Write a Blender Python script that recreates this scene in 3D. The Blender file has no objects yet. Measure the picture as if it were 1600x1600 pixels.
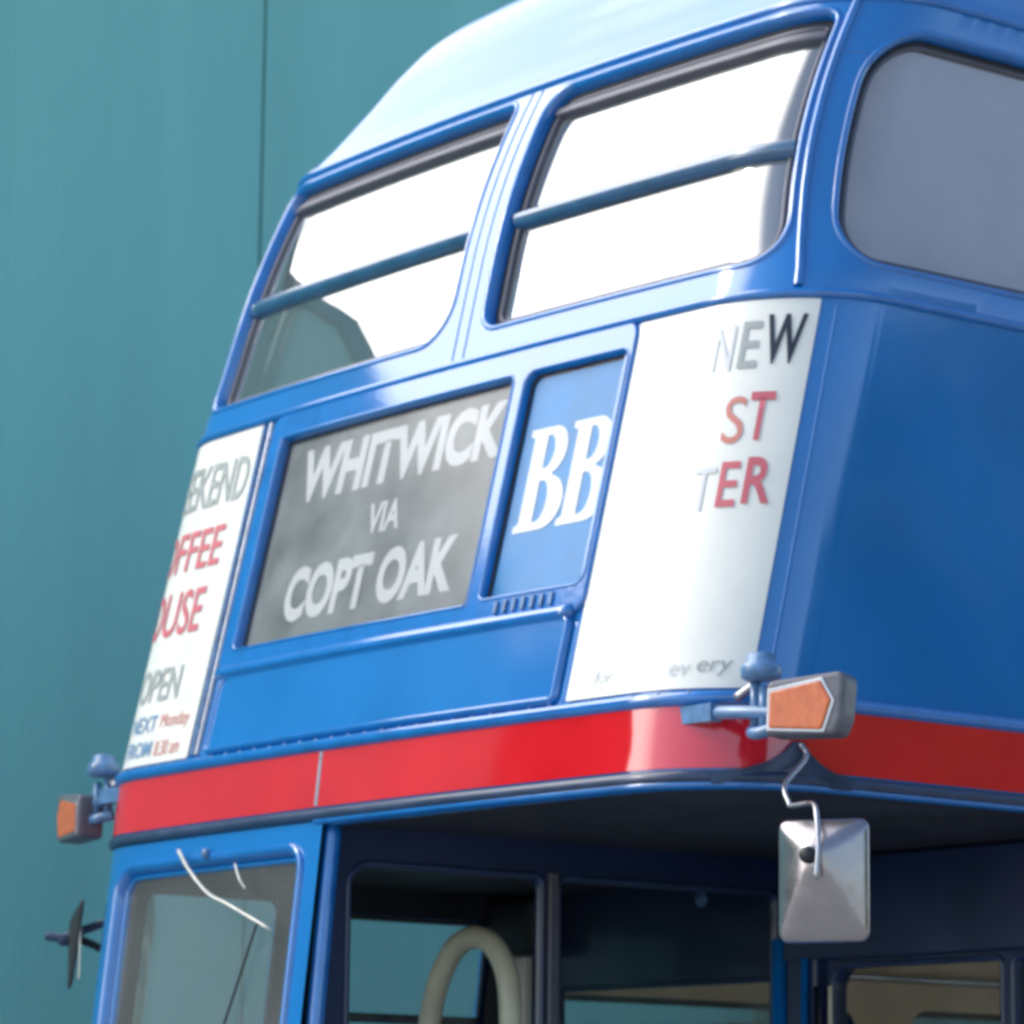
import bpy, bmesh, math
from math import sin, cos, pi, sqrt, exp, asin, radians
from mathutils import Vector, Matrix
from mathutils.geometry import delaunay_2d_cdt

sc = bpy.context.scene
# ------------------------------------------------------------------ camera
cd = bpy.data.cameras.new('camera'); cam = bpy.data.objects.new('camera', cd)
sc.collection.objects.link(cam); sc.camera = cam
R_ = Vector((0.61545771, 0.78809759, 0.01067697)); U_ = Vector((0.1337623, -0.11779132, 0.98398824)); F_ = Vector((-0.77673641, 0.60417497, 0.17791333))
m = Matrix((( R_.x, U_.x, -F_.x), (R_.y, U_.y, -F_.y), (R_.z, U_.z, -F_.z))).to_4x4()
m.translation = Vector((6.604424, -4.685577, 1.65)); cam.matrix_world = m
cd.sensor_width = 36; cd.lens = 5718.288 / 1600 * 36; cd.clip_start = .1; cd.clip_end = 3000
cd.dof.use_dof = True; cd.dof.focus_distance = 5.4; cd.dof.aperture_fstop = 10.0
# ------------------------------------------------------------------ world: Nishita sky with a bright bank of hazy cloud
SUN_DIR = Vector((-.50, -.62, .60)).normalized()
wd = bpy.data.worlds.new('World'); sc.world = wd; wd.use_nodes = True
nt = wd.node_tree; N = nt.nodes; L = nt.links; N.clear()
out = N.new('ShaderNodeOutputWorld'); bg = N.new('ShaderNodeBackground'); bg2 = N.new('ShaderNodeBackground'); mx = N.new('ShaderNodeMixShader')
sky = N.new('ShaderNodeTexSky'); sky.sky_type = 'NISHITA'; sky.sun_disc = False
sky.sun_elevation = asin(SUN_DIR.z); sky.sun_rotation = math.atan2(SUN_DIR.x, SUN_DIR.y)
bg.inputs[1].default_value = .15; L.new(sky.outputs[0], bg.inputs[0])
tc = N.new('ShaderNodeTexCoord')
dot = N.new('ShaderNodeVectorMath'); dot.operation = 'DOT_PRODUCT'; CL = Vector((-.66, -.52, .75 * .55)).normalized(); dot.inputs[1].default_value = CL
sq = N.new('ShaderNodeVectorMath'); sq.operation = 'MULTIPLY'; sq.inputs[1].default_value = (1, 1, .55); L.new(tc.outputs['Generated'], sq.inputs[0])
nm_ = N.new('ShaderNodeVectorMath'); nm_.operation = 'NORMALIZE'; L.new(sq.outputs[0], nm_.inputs[0]); L.new(nm_.outputs[0], dot.inputs[0])   # a cloud bank taller than it is wide
nz = N.new('ShaderNodeTexNoise'); nz.inputs['Scale'].default_value = 2.2; nz.inputs['Detail'].default_value = 5; L.new(tc.outputs['Generated'], nz.inputs['Vector'])
ma = N.new('ShaderNodeMath'); ma.operation = 'MULTIPLY_ADD'; ma.inputs[1].default_value = .08; L.new(nz.outputs['Fac'], ma.inputs[0]); L.new(dot.outputs['Value'], ma.inputs[2])
mr = N.new('ShaderNodeMapRange'); mr.interpolation_type = 'SMOOTHSTEP'; mr.inputs[1].default_value = .78; mr.inputs[2].default_value = .94
L.new(ma.outputs[0], mr.inputs[0])
CLOUD = 3.1
bg2.inputs[0].default_value = (1, .985, .965, 1); bg2.inputs[1].default_value = CLOUD
d2 = N.new('ShaderNodeVectorMath'); d2.operation = 'DOT_PRODUCT'; d2.inputs[1].default_value = Vector((-.74, .10, .68)).normalized(); L.new(tc.outputs['Generated'], d2.inputs[0])
m2 = N.new('ShaderNodeMapRange'); m2.interpolation_type = 'SMOOTHSTEP'; m2.inputs[1].default_value = .86; m2.inputs[2].default_value = .97; m2.inputs[4].default_value = .40; L.new(d2.outputs['Value'], m2.inputs[0])
mm = N.new('ShaderNodeMath'); mm.operation = 'MAXIMUM'; L.new(mr.outputs[0], mm.inputs[0]); L.new(m2.outputs[0], mm.inputs[1])   # weaker cloud lobe, added for the roof to mirror
L.new(mm.outputs[0], mx.inputs[0]); L.new(bg.outputs[0], mx.inputs[1]); L.new(bg2.outputs[0], mx.inputs[2]); L.new(mx.outputs[0], out.inputs[0])
# ------------------------------------------------------------------ sun, softened by the haze
sl = bpy.data.lights.new('sun', 'SUN'); so = bpy.data.objects.new('sun', sl); sc.collection.objects.link(so)
sl.energy = .5; sl.angle = radians(10); sl.color = (1, .96, .9)
so.rotation_euler = SUN_DIR.to_track_quat('Z', 'Y').to_euler()
sc.view_settings.view_transform = 'Standard'; sc.view_settings.look = 'None'; sc.view_settings.gamma = 1
sc.view_settings.use_curve_mapping = False; sc.view_settings.exposure = .72
sc.render.engine = 'CYCLES'; sc.cycles.pixel_filter_type = 'BLACKMAN_HARRIS'; sc.cycles.filter_width = 3.0
sc.cycles.max_bounces = 10; sc.cycles.transparent_max_bounces = 24

# ------------------------------------------------------------------ materials
def mat(name, col, rough=.5, metal=0, coat=0, coat_ior=1.5, var=0, vscale=3, wave=0, wscale=1.2, spec=.5, ior=1.5, grain=0):
    mt = bpy.data.materials.new(name); mt.use_nodes = True; nt = mt.node_tree; b = nt.nodes['Principled BSDF']
    b.inputs['Base Color'].default_value = (*col, 1); b.inputs['Roughness'].default_value = rough; b.inputs['Metallic'].default_value = metal
    b.inputs['Coat Weight'].default_value = coat; b.inputs['Coat IOR'].default_value = coat_ior; b.inputs['Coat Roughness'].default_value = .09
    b.inputs['IOR'].default_value = ior; b.inputs['Specular IOR Level'].default_value = spec
    t = nt.nodes.new('ShaderNodeTexCoord')
    if var:
        n = nt.nodes.new('ShaderNodeTexNoise'); n.inputs['Scale'].default_value = vscale; n.inputs['Detail'].default_value = 6
        nt.links.new(t.outputs['Object'], n.inputs['Vector'])
        mr = nt.nodes.new('ShaderNodeMapRange'); mr.inputs[1].default_value = .3; mr.inputs[2].default_value = .7; mr.inputs[3].default_value = 1 - var; mr.inputs[4].default_value = 1 + var
        nt.links.new(n.outputs['Fac'], mr.inputs[0])
        mu = nt.nodes.new('ShaderNodeVectorMath'); mu.operation = 'SCALE'; mu.inputs[0].default_value = col
        nt.links.new(mr.outputs[0], mu.inputs['Scale']); nt.links.new(mu.outputs[0], b.inputs['Base Color'])
        r2 = nt.nodes.new('ShaderNodeMapRange'); r2.inputs[1].default_value = .3; r2.inputs[2].default_value = .75; r2.inputs[3].default_value = rough * .8; r2.inputs[4].default_value = min(1, rough * 1.3)
        nt.links.new(n.outputs['Fac'], r2.inputs[0]); nt.links.new(r2.outputs[0], b.inputs['Roughness'])
    prev = None
    for sc_, st in ((wscale, wave), (60, grain)):
        if st:
            n = nt.nodes.new('ShaderNodeTexNoise'); n.inputs['Scale'].default_value = sc_; n.inputs['Detail'].default_value = 2
            nt.links.new(t.outputs['Object'], n.inputs['Vector'])
            bp = nt.nodes.new('ShaderNodeBump'); bp.inputs['Strength'].default_value = 1; bp.inputs['Distance'].default_value = st
            nt.links.new(n.outputs['Fac'], bp.inputs['Height'])
            if prev: nt.links.new(prev.outputs[0], bp.inputs['Normal'])
            prev = bp
    if prev:
        nt.links.new(prev.outputs[0], b.inputs['Normal']); nt.links.new(prev.outputs[0], b.inputs['Coat Normal'])
    return mt
BLUE = (.001, .165, .50)
M = {}
M['blue'] = mat('blue_paint', BLUE, .4, spec=.05, coat=1, coat_ior=2.0, var=.10, vscale=2.5, wave=.006, wscale=1.6, grain=.00006)
M['bluetrim'] = mat('blue_trim_paint', (.001, .155, .50), .4, spec=.05, coat=1, coat_ior=2.0, var=.12, vscale=18, grain=.0001)
M['red'] = mat('red_paint', (.68, .004, .014), .4, spec=.05, coat=1, coat_ior=1.95, var=.08, vscale=5, wave=.006, wscale=1.8)
M['poster'] = mat('poster_paper', (.84, .83, .76), .35, coat=.25, var=.03, vscale=8)
M['rubber'] = mat('black_rubber', (.018, .02, .025), .55, var=.2, vscale=20)
M['darkbead'] = mat('dark_drip_bead', (.015, .035, .09), .35, coat=.3, var=.25, vscale=14)
M['alu'] = mat('dull_aluminium', (.45, .45, .47), .3, metal=.9, var=.15, vscale=25)
M['grey'] = mat('grey_frame', (.10, .10, .125), .4, metal=.2, var=.15, vscale=20)
M['steel'] = mat('bright_steel', (.55, .55, .57), .16, metal=1, var=.1, vscale=30)
M['mirrorback'] = mat('mirror_shell', (.36, .34, .36), .24, metal=.9, var=.08, vscale=20, wave=.002, wscale=12)
M['blind'] = mat('faded_blind', (.33, .345, .35), .45, var=.3, vscale=7)
M['bbblue'] = mat('pale_blue_panel', (.02, .27, .62), .4, var=.12, vscale=9)
M['letter_white'] = mat('letter_white', (.88, .88, .88), .5)
M['ink'] = mat('ink_black', (.02, .03, .05), .5); M['inkg'] = mat('ink_glared_grey', (.36, .39, .38), .5)  # the grey is black print paled by glare
M['inkr'] = mat('ink_red', (.62, .14, .17), .5); M['inkb'] = mat('ink_blue', (.16, .3, .5), .5)
M['inkr2'] = mat('ink_pale_red', (.62, .22, .18), .5); M['inkf'] = mat('ink_glared_faint', (.62, .64, .66), .5)  # the faint ink has glare put into its colour
M['orange'] = mat('amber_lens', (.62, .13, .02), .25, coat=.6, var=.1, vscale=40, grain=.0015)
M['housing'] = mat('grey_housing', (.12, .12, .14), .4, var=.15, vscale=30)
M['bluegrey'] = mat('weathered_bracket', (.09, .20, .38), .35, coat=.5, var=.3, vscale=30)
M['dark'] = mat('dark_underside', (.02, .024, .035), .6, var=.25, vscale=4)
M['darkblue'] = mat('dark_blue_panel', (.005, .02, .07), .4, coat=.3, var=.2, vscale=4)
M['ceil'] = mat('interior_ceiling', (.82, .80, .74), .6, var=.05)
M['tan'] = mat('interior_tan', (.85, .68, .48), .5, var=.10, vscale=5)
M['cream'] = mat('cream_rail', (.86, .82, .62), .35, coat=.4, var=.08, vscale=15)
M['whitepaint'] = mat('white_arm', (.62, .60, .55), .35, metal=.3, var=.2, vscale=40)
M['floor'] = mat('interior_floor', (.35, .33, .30), .7, var=.2)
M['seat'] = mat('seat_cloth', (.16, .05, .04), .8, var=.3, vscale=12)
M['tyre'] = mat('tyre', (.02, .02, .02), .8)
M['ground'] = mat('concrete_yard', (.34, .33, .31), .85, var=.25, vscale=6, grain=.003)
M['teal_edge'] = mat('teal_flashing', (.025, .16, .17), .45, var=.1)

def glass(name, refl, tint=(.86, .93, .93), wave=.001, rough=.01, veil=0, dcol=(.6, .6, .62), k=1.2):
    mt = bpy.data.materials.new(name); mt.use_nodes = True; nt = mt.node_tree; n = nt.nodes; n.clear()
    o = n.new('ShaderNodeOutputMaterial'); mx = n.new('ShaderNodeMixShader'); tr = n.new('ShaderNodeBsdfTransparent'); gl = n.new('ShaderNodeBsdfGlossy')
    tr.inputs[0].default_value = (*tint, 1); gl.inputs['Roughness'].default_value = rough
    fr = n.new('ShaderNodeFresnel'); fr.inputs['IOR'].default_value = 1.5
    a = n.new('ShaderNodeMath'); a.operation = 'MULTIPLY_ADD'; a.inputs[1].default_value = k; a.inputs[2].default_value = refl; a.use_clamp = True
    t = n.new('ShaderNodeTexCoord'); nz = n.new('ShaderNodeTexNoise'); nz.inputs['Scale'].default_value = 1.5
    bp = n.new('ShaderNodeBump'); bp.inputs['Distance'].default_value = wave; bp.inputs['Strength'].default_value = 1
    nt.links.new(t.outputs['Object'], nz.inputs['Vector']); nt.links.new(nz.outputs['Fac'], bp.inputs['Height']); nt.links.new(bp.outputs[0], gl.inputs['Normal'])
    nt.links.new(fr.outputs[0], a.inputs[0]); nt.links.new(a.outputs[0], mx.inputs[0]); nt.links.new(tr.outputs[0], mx.inputs[1]); nt.links.new(gl.outputs[0], mx.inputs[2]); last = mx
    if veil:  # pale diffuse veil mixed into the panes, stands in for reflected light
        df = n.new('ShaderNodeBsdfDiffuse'); df.inputs[0].default_value = (*dcol, 1); m2 = n.new('ShaderNodeMixShader')
        n3 = n.new('ShaderNodeTexNoise'); n3.inputs['Scale'].default_value = 4; n3.inputs['Detail'].default_value = 6; nt.links.new(t.outputs['Object'], n3.inputs['Vector'])
        r3 = n.new('ShaderNodeMapRange'); r3.inputs[1].default_value = .3; r3.inputs[2].default_value = .7; r3.inputs[3].default_value = veil * .85; r3.inputs[4].default_value = veil * 1.15
        nt.links.new(n3.outputs['Fac'], r3.inputs[0]); nt.links.new(r3.outputs[0], m2.inputs[0]); nt.links.new(mx.outputs[0], m2.inputs[1]); nt.links.new(df.outputs[0], m2.inputs[2]); last = m2
    nt.links.new(last.outputs[0], o.inputs[0])
    return mt
M['glass'] = glass('window_glass', .30, veil=.10, dcol=(.55, .62, .64))
M['glass_inner'] = glass('inner_glass', .0, (.92, .95, .95), k=.5)
M['glass_side'] = glass('side_window_glass', .22, veil=.42, dcol=(.62, .60, .66))
M['glass_cab'] = glass('cab_glass', .0, (.9, .95, .95), veil=.13, dcol=(.62, .64, .60), k=.7)
M['glass_blind'] = glass('blind_glass', .0, (.97, .98, .98), wave=.012, rough=.22)

# corrugated teal cladding
mt = mat('teal_cladding', (.255, .63, .53), .5, var=.09, vscale=.9); M['teal'] = mt
nt = mt.node_tree; b = nt.nodes['Principled BSDF']; t = nt.nodes.new('ShaderNodeTexCoord')
mp_ = nt.nodes.new('ShaderNodeMapping'); mp_.inputs['Scale'].default_value = (1, 2.5, .22); nt.links.new(t.outputs['Object'], mp_.inputs[0])
for n_ in nt.nodes:
    if n_.type == 'TEX_NOISE': nt.links.new(mp_.outputs[0], n_.inputs['Vector'])
w = nt.nodes.new('ShaderNodeTexWave')
w.bands_direction = 'Y'; w.inputs['Scale'].default_value = 10.5; w.inputs['Distortion'].default_value = 0
nt.links.new(t.outputs['Object'], w.inputs['Vector']); bp = nt.nodes.new('ShaderNodeBump'); bp.inputs['Distance'].default_value = .0012; bp.inputs['Strength'].default_value = 1
nt.links.new(w.outputs['Fac'], bp.inputs['Height']); nt.links.new(bp.outputs[0], b.inputs['Normal'])

# ------------------------------------------------------------------ linking helpers
def link(name, me, mt, parent=None):
    o = bpy.data.objects.new(name, me); sc.collection.objects.link(o)
    if mt and not me.materials: me.materials.append(M[mt] if isinstance(mt, str) else mt)
    if parent: o.parent = parent
    return o
def empty(name, loc=(0, 0, 0)):
    o = bpy.data.objects.new(name, None); sc.collection.objects.link(o); o.location = loc; o.empty_display_size = .2
    return o
def smooth(o):
    for p in o.data.polygons: p.use_smooth = True
    return o
def box_bm(bm, lo, hi, bev=0):
    r = bmesh.ops.create_cube(bm, size=1); vs = r['verts']
    for v in vs: v.co = Vector([lo[i] + (v.co[i] + .5) * (hi[i] - lo[i]) for i in range(3)])
    if bev:
        es = list({e for v in vs for e in v.link_edges}); bmesh.ops.bevel(bm, geom=es, offset=bev, segments=3, affect='EDGES', profile=.5)
def box(name, lo, hi, mt, parent=None, bev=0, mtx=None):
    bm = bmesh.new(); box_bm(bm, lo, hi, bev)
    if mtx is not None: bmesh.ops.transform(bm, matrix=mtx, verts=bm.verts)
    me = bpy.data.meshes.new(name); bm.to_mesh(me); bm.free(); return link(name, me, mt, parent)
def smooth_path(pts, n=6):
    pts = [Vector(p) for p in pts]
    if len(pts) < 3: return pts
    q = [pts[0] * 2 - pts[1]] + pts + [pts[-1] * 2 - pts[-2]]; o = []
    for i in range(1, len(q) - 2):
        for k in range(n):
            t = k / n; a, b, c, d = q[i - 1:i + 3]
            o.append(.5 * ((2 * b) + (c - a) * t + (2 * a - 5 * b + 4 * c - d) * t * t + (-a + 3 * b - 3 * c + d) * t ** 3))
    return o + [pts[-1]]
def tube(name, pts, rad, mt, parent=None, seg=12, curve=True, flat=1):
    pts = smooth_path(pts) if curve else [Vector(p) for p in pts]
    rs = rad if isinstance(rad, (list, tuple)) else [rad] * 2
    bm = bmesh.new(); rings = []; up = Vector((0, 0, 1)); prev = None
    for i, p in enumerate(pts):
        d = (pts[min(i + 1, len(pts) - 1)] - pts[max(i - 1, 0)]).normalized()
        if prev is None: a = d.cross(up if abs(d.z) < .9 else Vector((1, 0, 0))).normalized()
        else: a = (prev - d * prev.dot(d)).normalized()
        prev = a; b = d.cross(a); f = i / (len(pts) - 1); r = rs[0] + (rs[-1] - rs[0]) * f
        rings.append([bm.verts.new(p + (a * cos(2 * pi * k / seg) + b * sin(2 * pi * k / seg) * flat) * r) for k in range(seg)])
    for A, B in zip(rings, rings[1:]):
        for k in range(seg): bm.faces.new((A[k], A[(k + 1) % seg], B[(k + 1) % seg], B[k]))
    bm.faces.new(rings[0][::-1]); bm.faces.new(rings[-1])
    me = bpy.data.meshes.new(name); bm.to_mesh(me); bm.free(); return smooth(link(name, me, mt, parent))
def lathe(name, c, axis, prof, mt, parent=None, seg=24):
    # prof: (distance along axis, radius)
    axis = Vector(axis).normalized(); a = axis.orthogonal().normalized(); b = axis.cross(a); c = Vector(c); bm = bmesh.new(); rings = []
    for h, r in prof: rings.append([bm.verts.new(c + axis * h + (a * cos(2 * pi * k / seg) + b * sin(2 * pi * k / seg)) * max(r, 1e-4)) for k in range(seg)])
    for A, B in zip(rings, rings[1:]):
        for k in range(seg): bm.faces.new((A[k], A[(k + 1) % seg], B[(k + 1) % seg], B[k]))
    bm.faces.new(rings[0][::-1]); bm.faces.new(rings[-1]); bmesh.ops.recalc_face_normals(bm, faces=bm.faces)
    me = bpy.data.meshes.new(name); bm.to_mesh(me); bm.free(); o = smooth(link(name, me, mt, parent)); return o

# ------------------------------------------------------------------ the bus skin as a surface S(u, v): u runs round the plan, v climbs the profile
W, Rb, Rc = 1.2, 13.6026, .27554
f0 = asin((W - Rc) / (Rb - Rc)); L0 = Rb * f0; L1 = L0 + Rc * (pi / 2 - f0); CX = (Rb - Rc) * sin(f0); CY = Rb - (Rb - Rc) * cos(f0)
def plan(u):
    s = 1 if u >= 0 else -1; a = abs(u)
    if a <= L0: f = a / Rb; x, y = Rb * sin(f), Rb * (1 - cos(f))
    elif a <= L1: f = f0 + (a - L0) / Rc; x, y = CX + Rc * sin(f), CY - Rc * cos(f)
    else: x, y = W, CY + a - L1
    return s * x, y
VT = 4.17
def rr(z): d = z - 2.58; return .24 * d + .34 * max(0, d - 1.12) ** 2 if d > 0 else .11 * d
DOME = [(4.06, rr(4.06), .066), (VT, rr(VT), .069), (4.25, .517, .115), (4.345, .580, .187), (4.447, .648, .246), (4.544, .732, .31), (4.63, .855, .396), (4.698, 1.04, .532), (4.741, 1.33, .805), (4.751, 1.75, 1.17), (4.752, 2.3, 1.2)]
def prof(v):
    if v <= VT: return v, rr(v), .075 * (1 - exp(-max(0, v - 3.5) / .27))
    s = (v - VT) / .1 + 1; i = min(int(s), len(DOME) - 3); t = s - i
    P = DOME[i - 1:i + 3]; r = []
    for k in range(3):
        a, b, c, d = (q[k] for q in P)
        r.append(.5 * (2 * b + (c - a) * t + (2 * a - 5 * b + 4 * c - d) * t * t + (-a + 3 * b - 3 * c + d) * t ** 3))
    return r
VMAX = VT + .1 * (len(DOME) - 3)
def S0(u, v):
    x, y = plan(u); z, r, t = prof(v); return Vector((x * (W - t) / W, y + r, z))
def Nn(u, v):
    e = 1e-3; v2 = min(v, VMAX - 2 * e)
    a = S0(u + e, v2) - S0(u - e, v2); b = S0(u, v2 + e) - S0(u, v2 - e)
    return a.cross(b).normalized()
def S(u, v, off=0): return S0(u, v) + (Nn(u, v) * off if off else Vector((0, 0, 0)))

def rrect(u0, u1, v0, v1, r=.05, step=.03, shear=0):
    rs = r if isinstance(r, (list, tuple)) else [r] * 4   # bl, br, tr, tl
    P = []
    for (cx, cy, a0, rad) in ((u0 + rs[0], v0 + rs[0], pi, rs[0]), (u1 - rs[1], v0 + rs[1], 1.5 * pi, rs[1]), (u1 - rs[2], v1 - rs[2], 0, rs[2]), (u0 + rs[3], v1 - rs[3], .5 * pi, rs[3])):
        n = 8 if rad > .012 else 3
        for k in range(n + 1): a = a0 + .5 * pi * k / n; P.append((cx + rad * cos(a), cy + rad * sin(a)))
    O = []
    for i, p in enumerate(P):
        q = P[(i + 1) % len(P)]; d = math.dist(p, q); k = max(1, int(d / step))
        if d < 1e-6: continue
        for j in range(k): O.append((p[0] + (q[0] - p[0]) * j / k, p[1] + (q[1] - p[1]) * j / k))
    if shear: O = [(a + shear * (b - v0), b) for a, b in O]
    return O
def pip(p, poly):
    x, y = p; c = False; j = len(poly) - 1
    for i in range(len(poly)):
        xi, yi = poly[i]; xj, yj = poly[j]
        if (yi > y) != (yj > y) and x < (xj - xi) * (y - yi) / (yj - yi) + xi: c = not c
        j = i
    return c
def sheet(name, outer, holes, off, mt, parent, us=None, vs=None, step=.04, thick=0, mapf=None):
    mapf = mapf or S
    loops = [outer] + holes; co = []; edges = []
    for lp in loops:
        n0 = len(co); co += [Vector(p) for p in lp]; edges += [(n0 + i, n0 + (i + 1) % len(lp)) for i in range(len(lp))]
    u0, u1 = min(p[0] for p in outer), max(p[0] for p in outer); v0, v1 = min(p[1] for p in outer), max(p[1] for p in outer)
    if us is None: n = max(1, int((u1 - u0) / step)); us = [u0 + (u1 - u0) * i / n for i in range(1, n)]
    if vs is None: n = max(1, int((v1 - v0) / step)); vs = [v0 + (v1 - v0) * i / n for i in range(1, n)]
    bb = [(min(p[0] for p in h), max(p[0] for p in h), min(p[1] for p in h), max(p[1] for p in h)) for h in holes]
    def inhole(p): return any(b[0] < p[0] < b[1] and b[2] < p[1] < b[3] and pip(p, h) for b, h in zip(bb, holes))
    bpts = [tuple(c) for c in co]
    cell = {}
    for p in bpts: cell.setdefault((int(p[0] // .02), int(p[1] // .02)), []).append(p)
    def near(p):
        a, b = int(p[0] // .02), int(p[1] // .02)
        return any(math.dist(p, q) < .008 for i in (-1, 0, 1) for j in (-1, 0, 1) for q in cell.get((a + i, b + j), ()))
    for u in us:
        for v in vs:
            if u0 < u < u1 and v0 < v < v1 and not near((u, v)) and pip((u, v), outer) and not inhole((u, v)): co.append(Vector((u, v)))
    r = delaunay_2d_cdt(co, edges, [], 0, 1e-6); V, Fc = r[0], r[2]
    fs = []
    for f in Fc:
        c = (sum(V[i][0] for i in f) / len(f), sum(V[i][1] for i in f) / len(f))
        if pip(c, outer) and not inhole(c): fs.append(tuple(f))
    me = bpy.data.meshes.new(name); nv = len(V)
    verts = [mapf(v[0], v[1], off) for v in V]
    # keep faces pointing outward
    out_f = []
    for f in fs:
        a, b, c = (V[i] for i in f[:3]); ar = (b[0] - a[0]) * (c[1] - a[1]) - (b[1] - a[1]) * (c[0] - a[0])
        out_f.append(f if ar > 0 else f[::-1])
    me.from_pydata(verts, [], out_f); me.update()
    o = smooth(link(name, me, mt, parent))
    if mapf is S:
        nm = [Nn(v[0], v[1]) for v in V]; me.normals_split_custom_set_from_vertices(nm)
    return o
def sweep(name, loop, profile, mt, parent, closed=True, mapf=None, sm=True, cap=False):
    """profile: list of (inset to the left of travel, offset from skin) swept along loop in (u, v)"""
    mapf = mapf or S; n = len(loop); bm = bmesh.new(); rings = []
    for i in range(n):
        a = loop[(i - 1) % n] if closed or i > 0 else loop[i]; b = loop[(i + 1) % n] if closed or i < n - 1 else loop[i]
        d = Vector((b[0] - a[0], b[1] - a[1])).normalized(); nn = Vector((-d.y, d.x))
        rings.append([bm.verts.new(mapf(loop[i][0] + nn.x * w_, loop[i][1] + nn.y * w_, o_)) for w_, o_ in profile])
    m_ = n if closed else n - 1
    for i in range(m_):
        A, B = rings[i], rings[(i + 1) % n]
        for k in range(len(profile) - 1): bm.faces.new((A[k], B[k], B[k + 1], A[k + 1]))
    if cap and not closed:
        bm.faces.new(rings[0]); bm.faces.new(rings[-1][::-1])
    bmesh.ops.recalc_face_normals(bm, faces=bm.faces)
    me = bpy.data.meshes.new(name); bm.to_mesh(me); bm.free(); o = link(name, me, mt, parent)
    return smooth(o) if sm else o
def hline(u0, u1, v, step=.03, v1=None):
    n = max(2, int(abs(u1 - u0) / step)); v1 = v if v1 is None else v1
    return [(u0 + (u1 - u0) * i / n, v + (v1 - v) * i / n) for i in range(n + 1)]
def vline(u, v0, v1, step=.04, u1=None):
    n = max(2, int(abs(v1 - v0) / step)); u1 = u if u1 is None else u1
    return [(u + (u1 - u) * i / n, v0 + (v1 - v0) * i / n) for i in range(n + 1)]
def half_round(r, h=None, n=8, base=-.002): h = h or r; return [(-r, base)] + [(-r * cos(pi * k / n), h * sin(pi * k / n)) for k in range(n + 1)] + [(r, base)]

# lettering draped on the skin
def lettering(name, s, u0, u1, v0, v1, off, mt, parent, bold=.0, shear=0, mapf=None):
    cu = bpy.data.curves.new('t', 'FONT'); cu.body = s; cu.size = 1; cu.offset = bold; cu.resolution_u = 4
    ob = bpy.data.objects.new('t', cu); sc.collection.objects.link(ob); dg = bpy.context.evaluated_depsgraph_get(); dg.update()
    me0 = ob.evaluated_get(dg).to_mesh(); bm = bmesh.new(); bm.from_mesh(me0); ob.evaluated_get(dg).to_mesh_clear()
    bpy.data.objects.remove(ob); bpy.data.curves.remove(cu)
    xs = [v.co.x for v in bm.verts]; ys = [v.co.y for v in bm.verts]; x0, x1, y0, y1 = min(xs), max(xs), min(ys), max(ys)
    for v in bm.verts: v.co = Vector((u0 + (v.co.x - x0) / (x1 - x0) * (u1 - u0), v0 + (v.co.y - y0) / (y1 - y0) * (v1 - v0), 0)); v.co.x += shear * (v.co.y - v0)
    bmesh.ops.triangulate(bm, faces=bm.faces)
    for _ in range(3):
        es = [e for e in bm.edges if e.calc_length() > .03]
        if not es: break
        bmesh.ops.subdivide_edges(bm, edges=es, cuts=1); bmesh.ops.triangulate(bm, faces=bm.faces)
    bm.normal_update()
    for f in bm.faces:
        if f.normal.z < 0: f.normal_flip()
    mf = mapf or S
    for v in bm.verts: v.co = mf(v.co.x, v.co.y, off)
    me = bpy.data.meshes.new(name); bm.to_mesh(me); bm.free(); return link(name, me, mt, parent)

# ================================================================== BUS
bus = empty('double_decker_bus', (0, 0, 0))
bus['label'] = 'blue half-cab double decker bus with a red band, white posters and a WHITWICK destination blind'
bus['category'] = 'bus'
ULEN = 6.5
us_all = []
u = -ULEN
while u < ULEN:
    us_all.append(u); a = abs(u); u += .022 if .9 < a < 1.4 else (.05 if a < 1.6 else .22)
VB = 2.425                                   # lower edge of the upper deck skin
# window openings of the upper deck
WV0, WV1 = 3.535, 4.14
fw = {}
win_r = rrect(.165, 1.115, WV0, WV1, [.05, .11, .04, .075])
win_l = rrect(-1.045, .030, WV0, WV1, [.05, .11, .035, .06])
sides = []
def side_open(k, s):
    a, b = 1.215 + k * 1.3, 1.215 + k * 1.3 + 1.18
    r = rrect(a, b, 3.535, 4.09, [.12, .10, .09, .13]); return r if s > 0 else [(-p, q) for p, q in r][::-1]
for s in (1, -1):
    for k in range(4): sides.append(side_open(k, s))
shell = sheet('upper_body_panel', rrect(-ULEN, ULEN, VB, VT, .001, .05), [win_r, win_l, rrect(-.600, .700, 2.842, 3.415, .01)] + sides, 0, 'blue', bus, us=us_all, vs=[2.45 + .045 * i for i in range(39)])
# domed roof
def grid_roof():
    uu = us_all + [ULEN]; vv = [VT + (VMAX - VT) * i / 40 for i in range(41)]; me = bpy.data.meshes.new('roof')
    V = [S(a, b) for a in uu for b in vv]; nb = len(vv)
    F = [(i * nb + j, (i + 1) * nb + j, (i + 1) * nb + j + 1, i * nb + j + 1) for i in range(len(uu) - 1) for j in range(nb - 1)]
    me.from_pydata(V, [], F); me.update(); o = smooth(link('roof', me, 'blue', bus))
    me.normals_split_custom_set_from_vertices([Nn(a, b) for a in uu for b in vv])
grid_roof()
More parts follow.
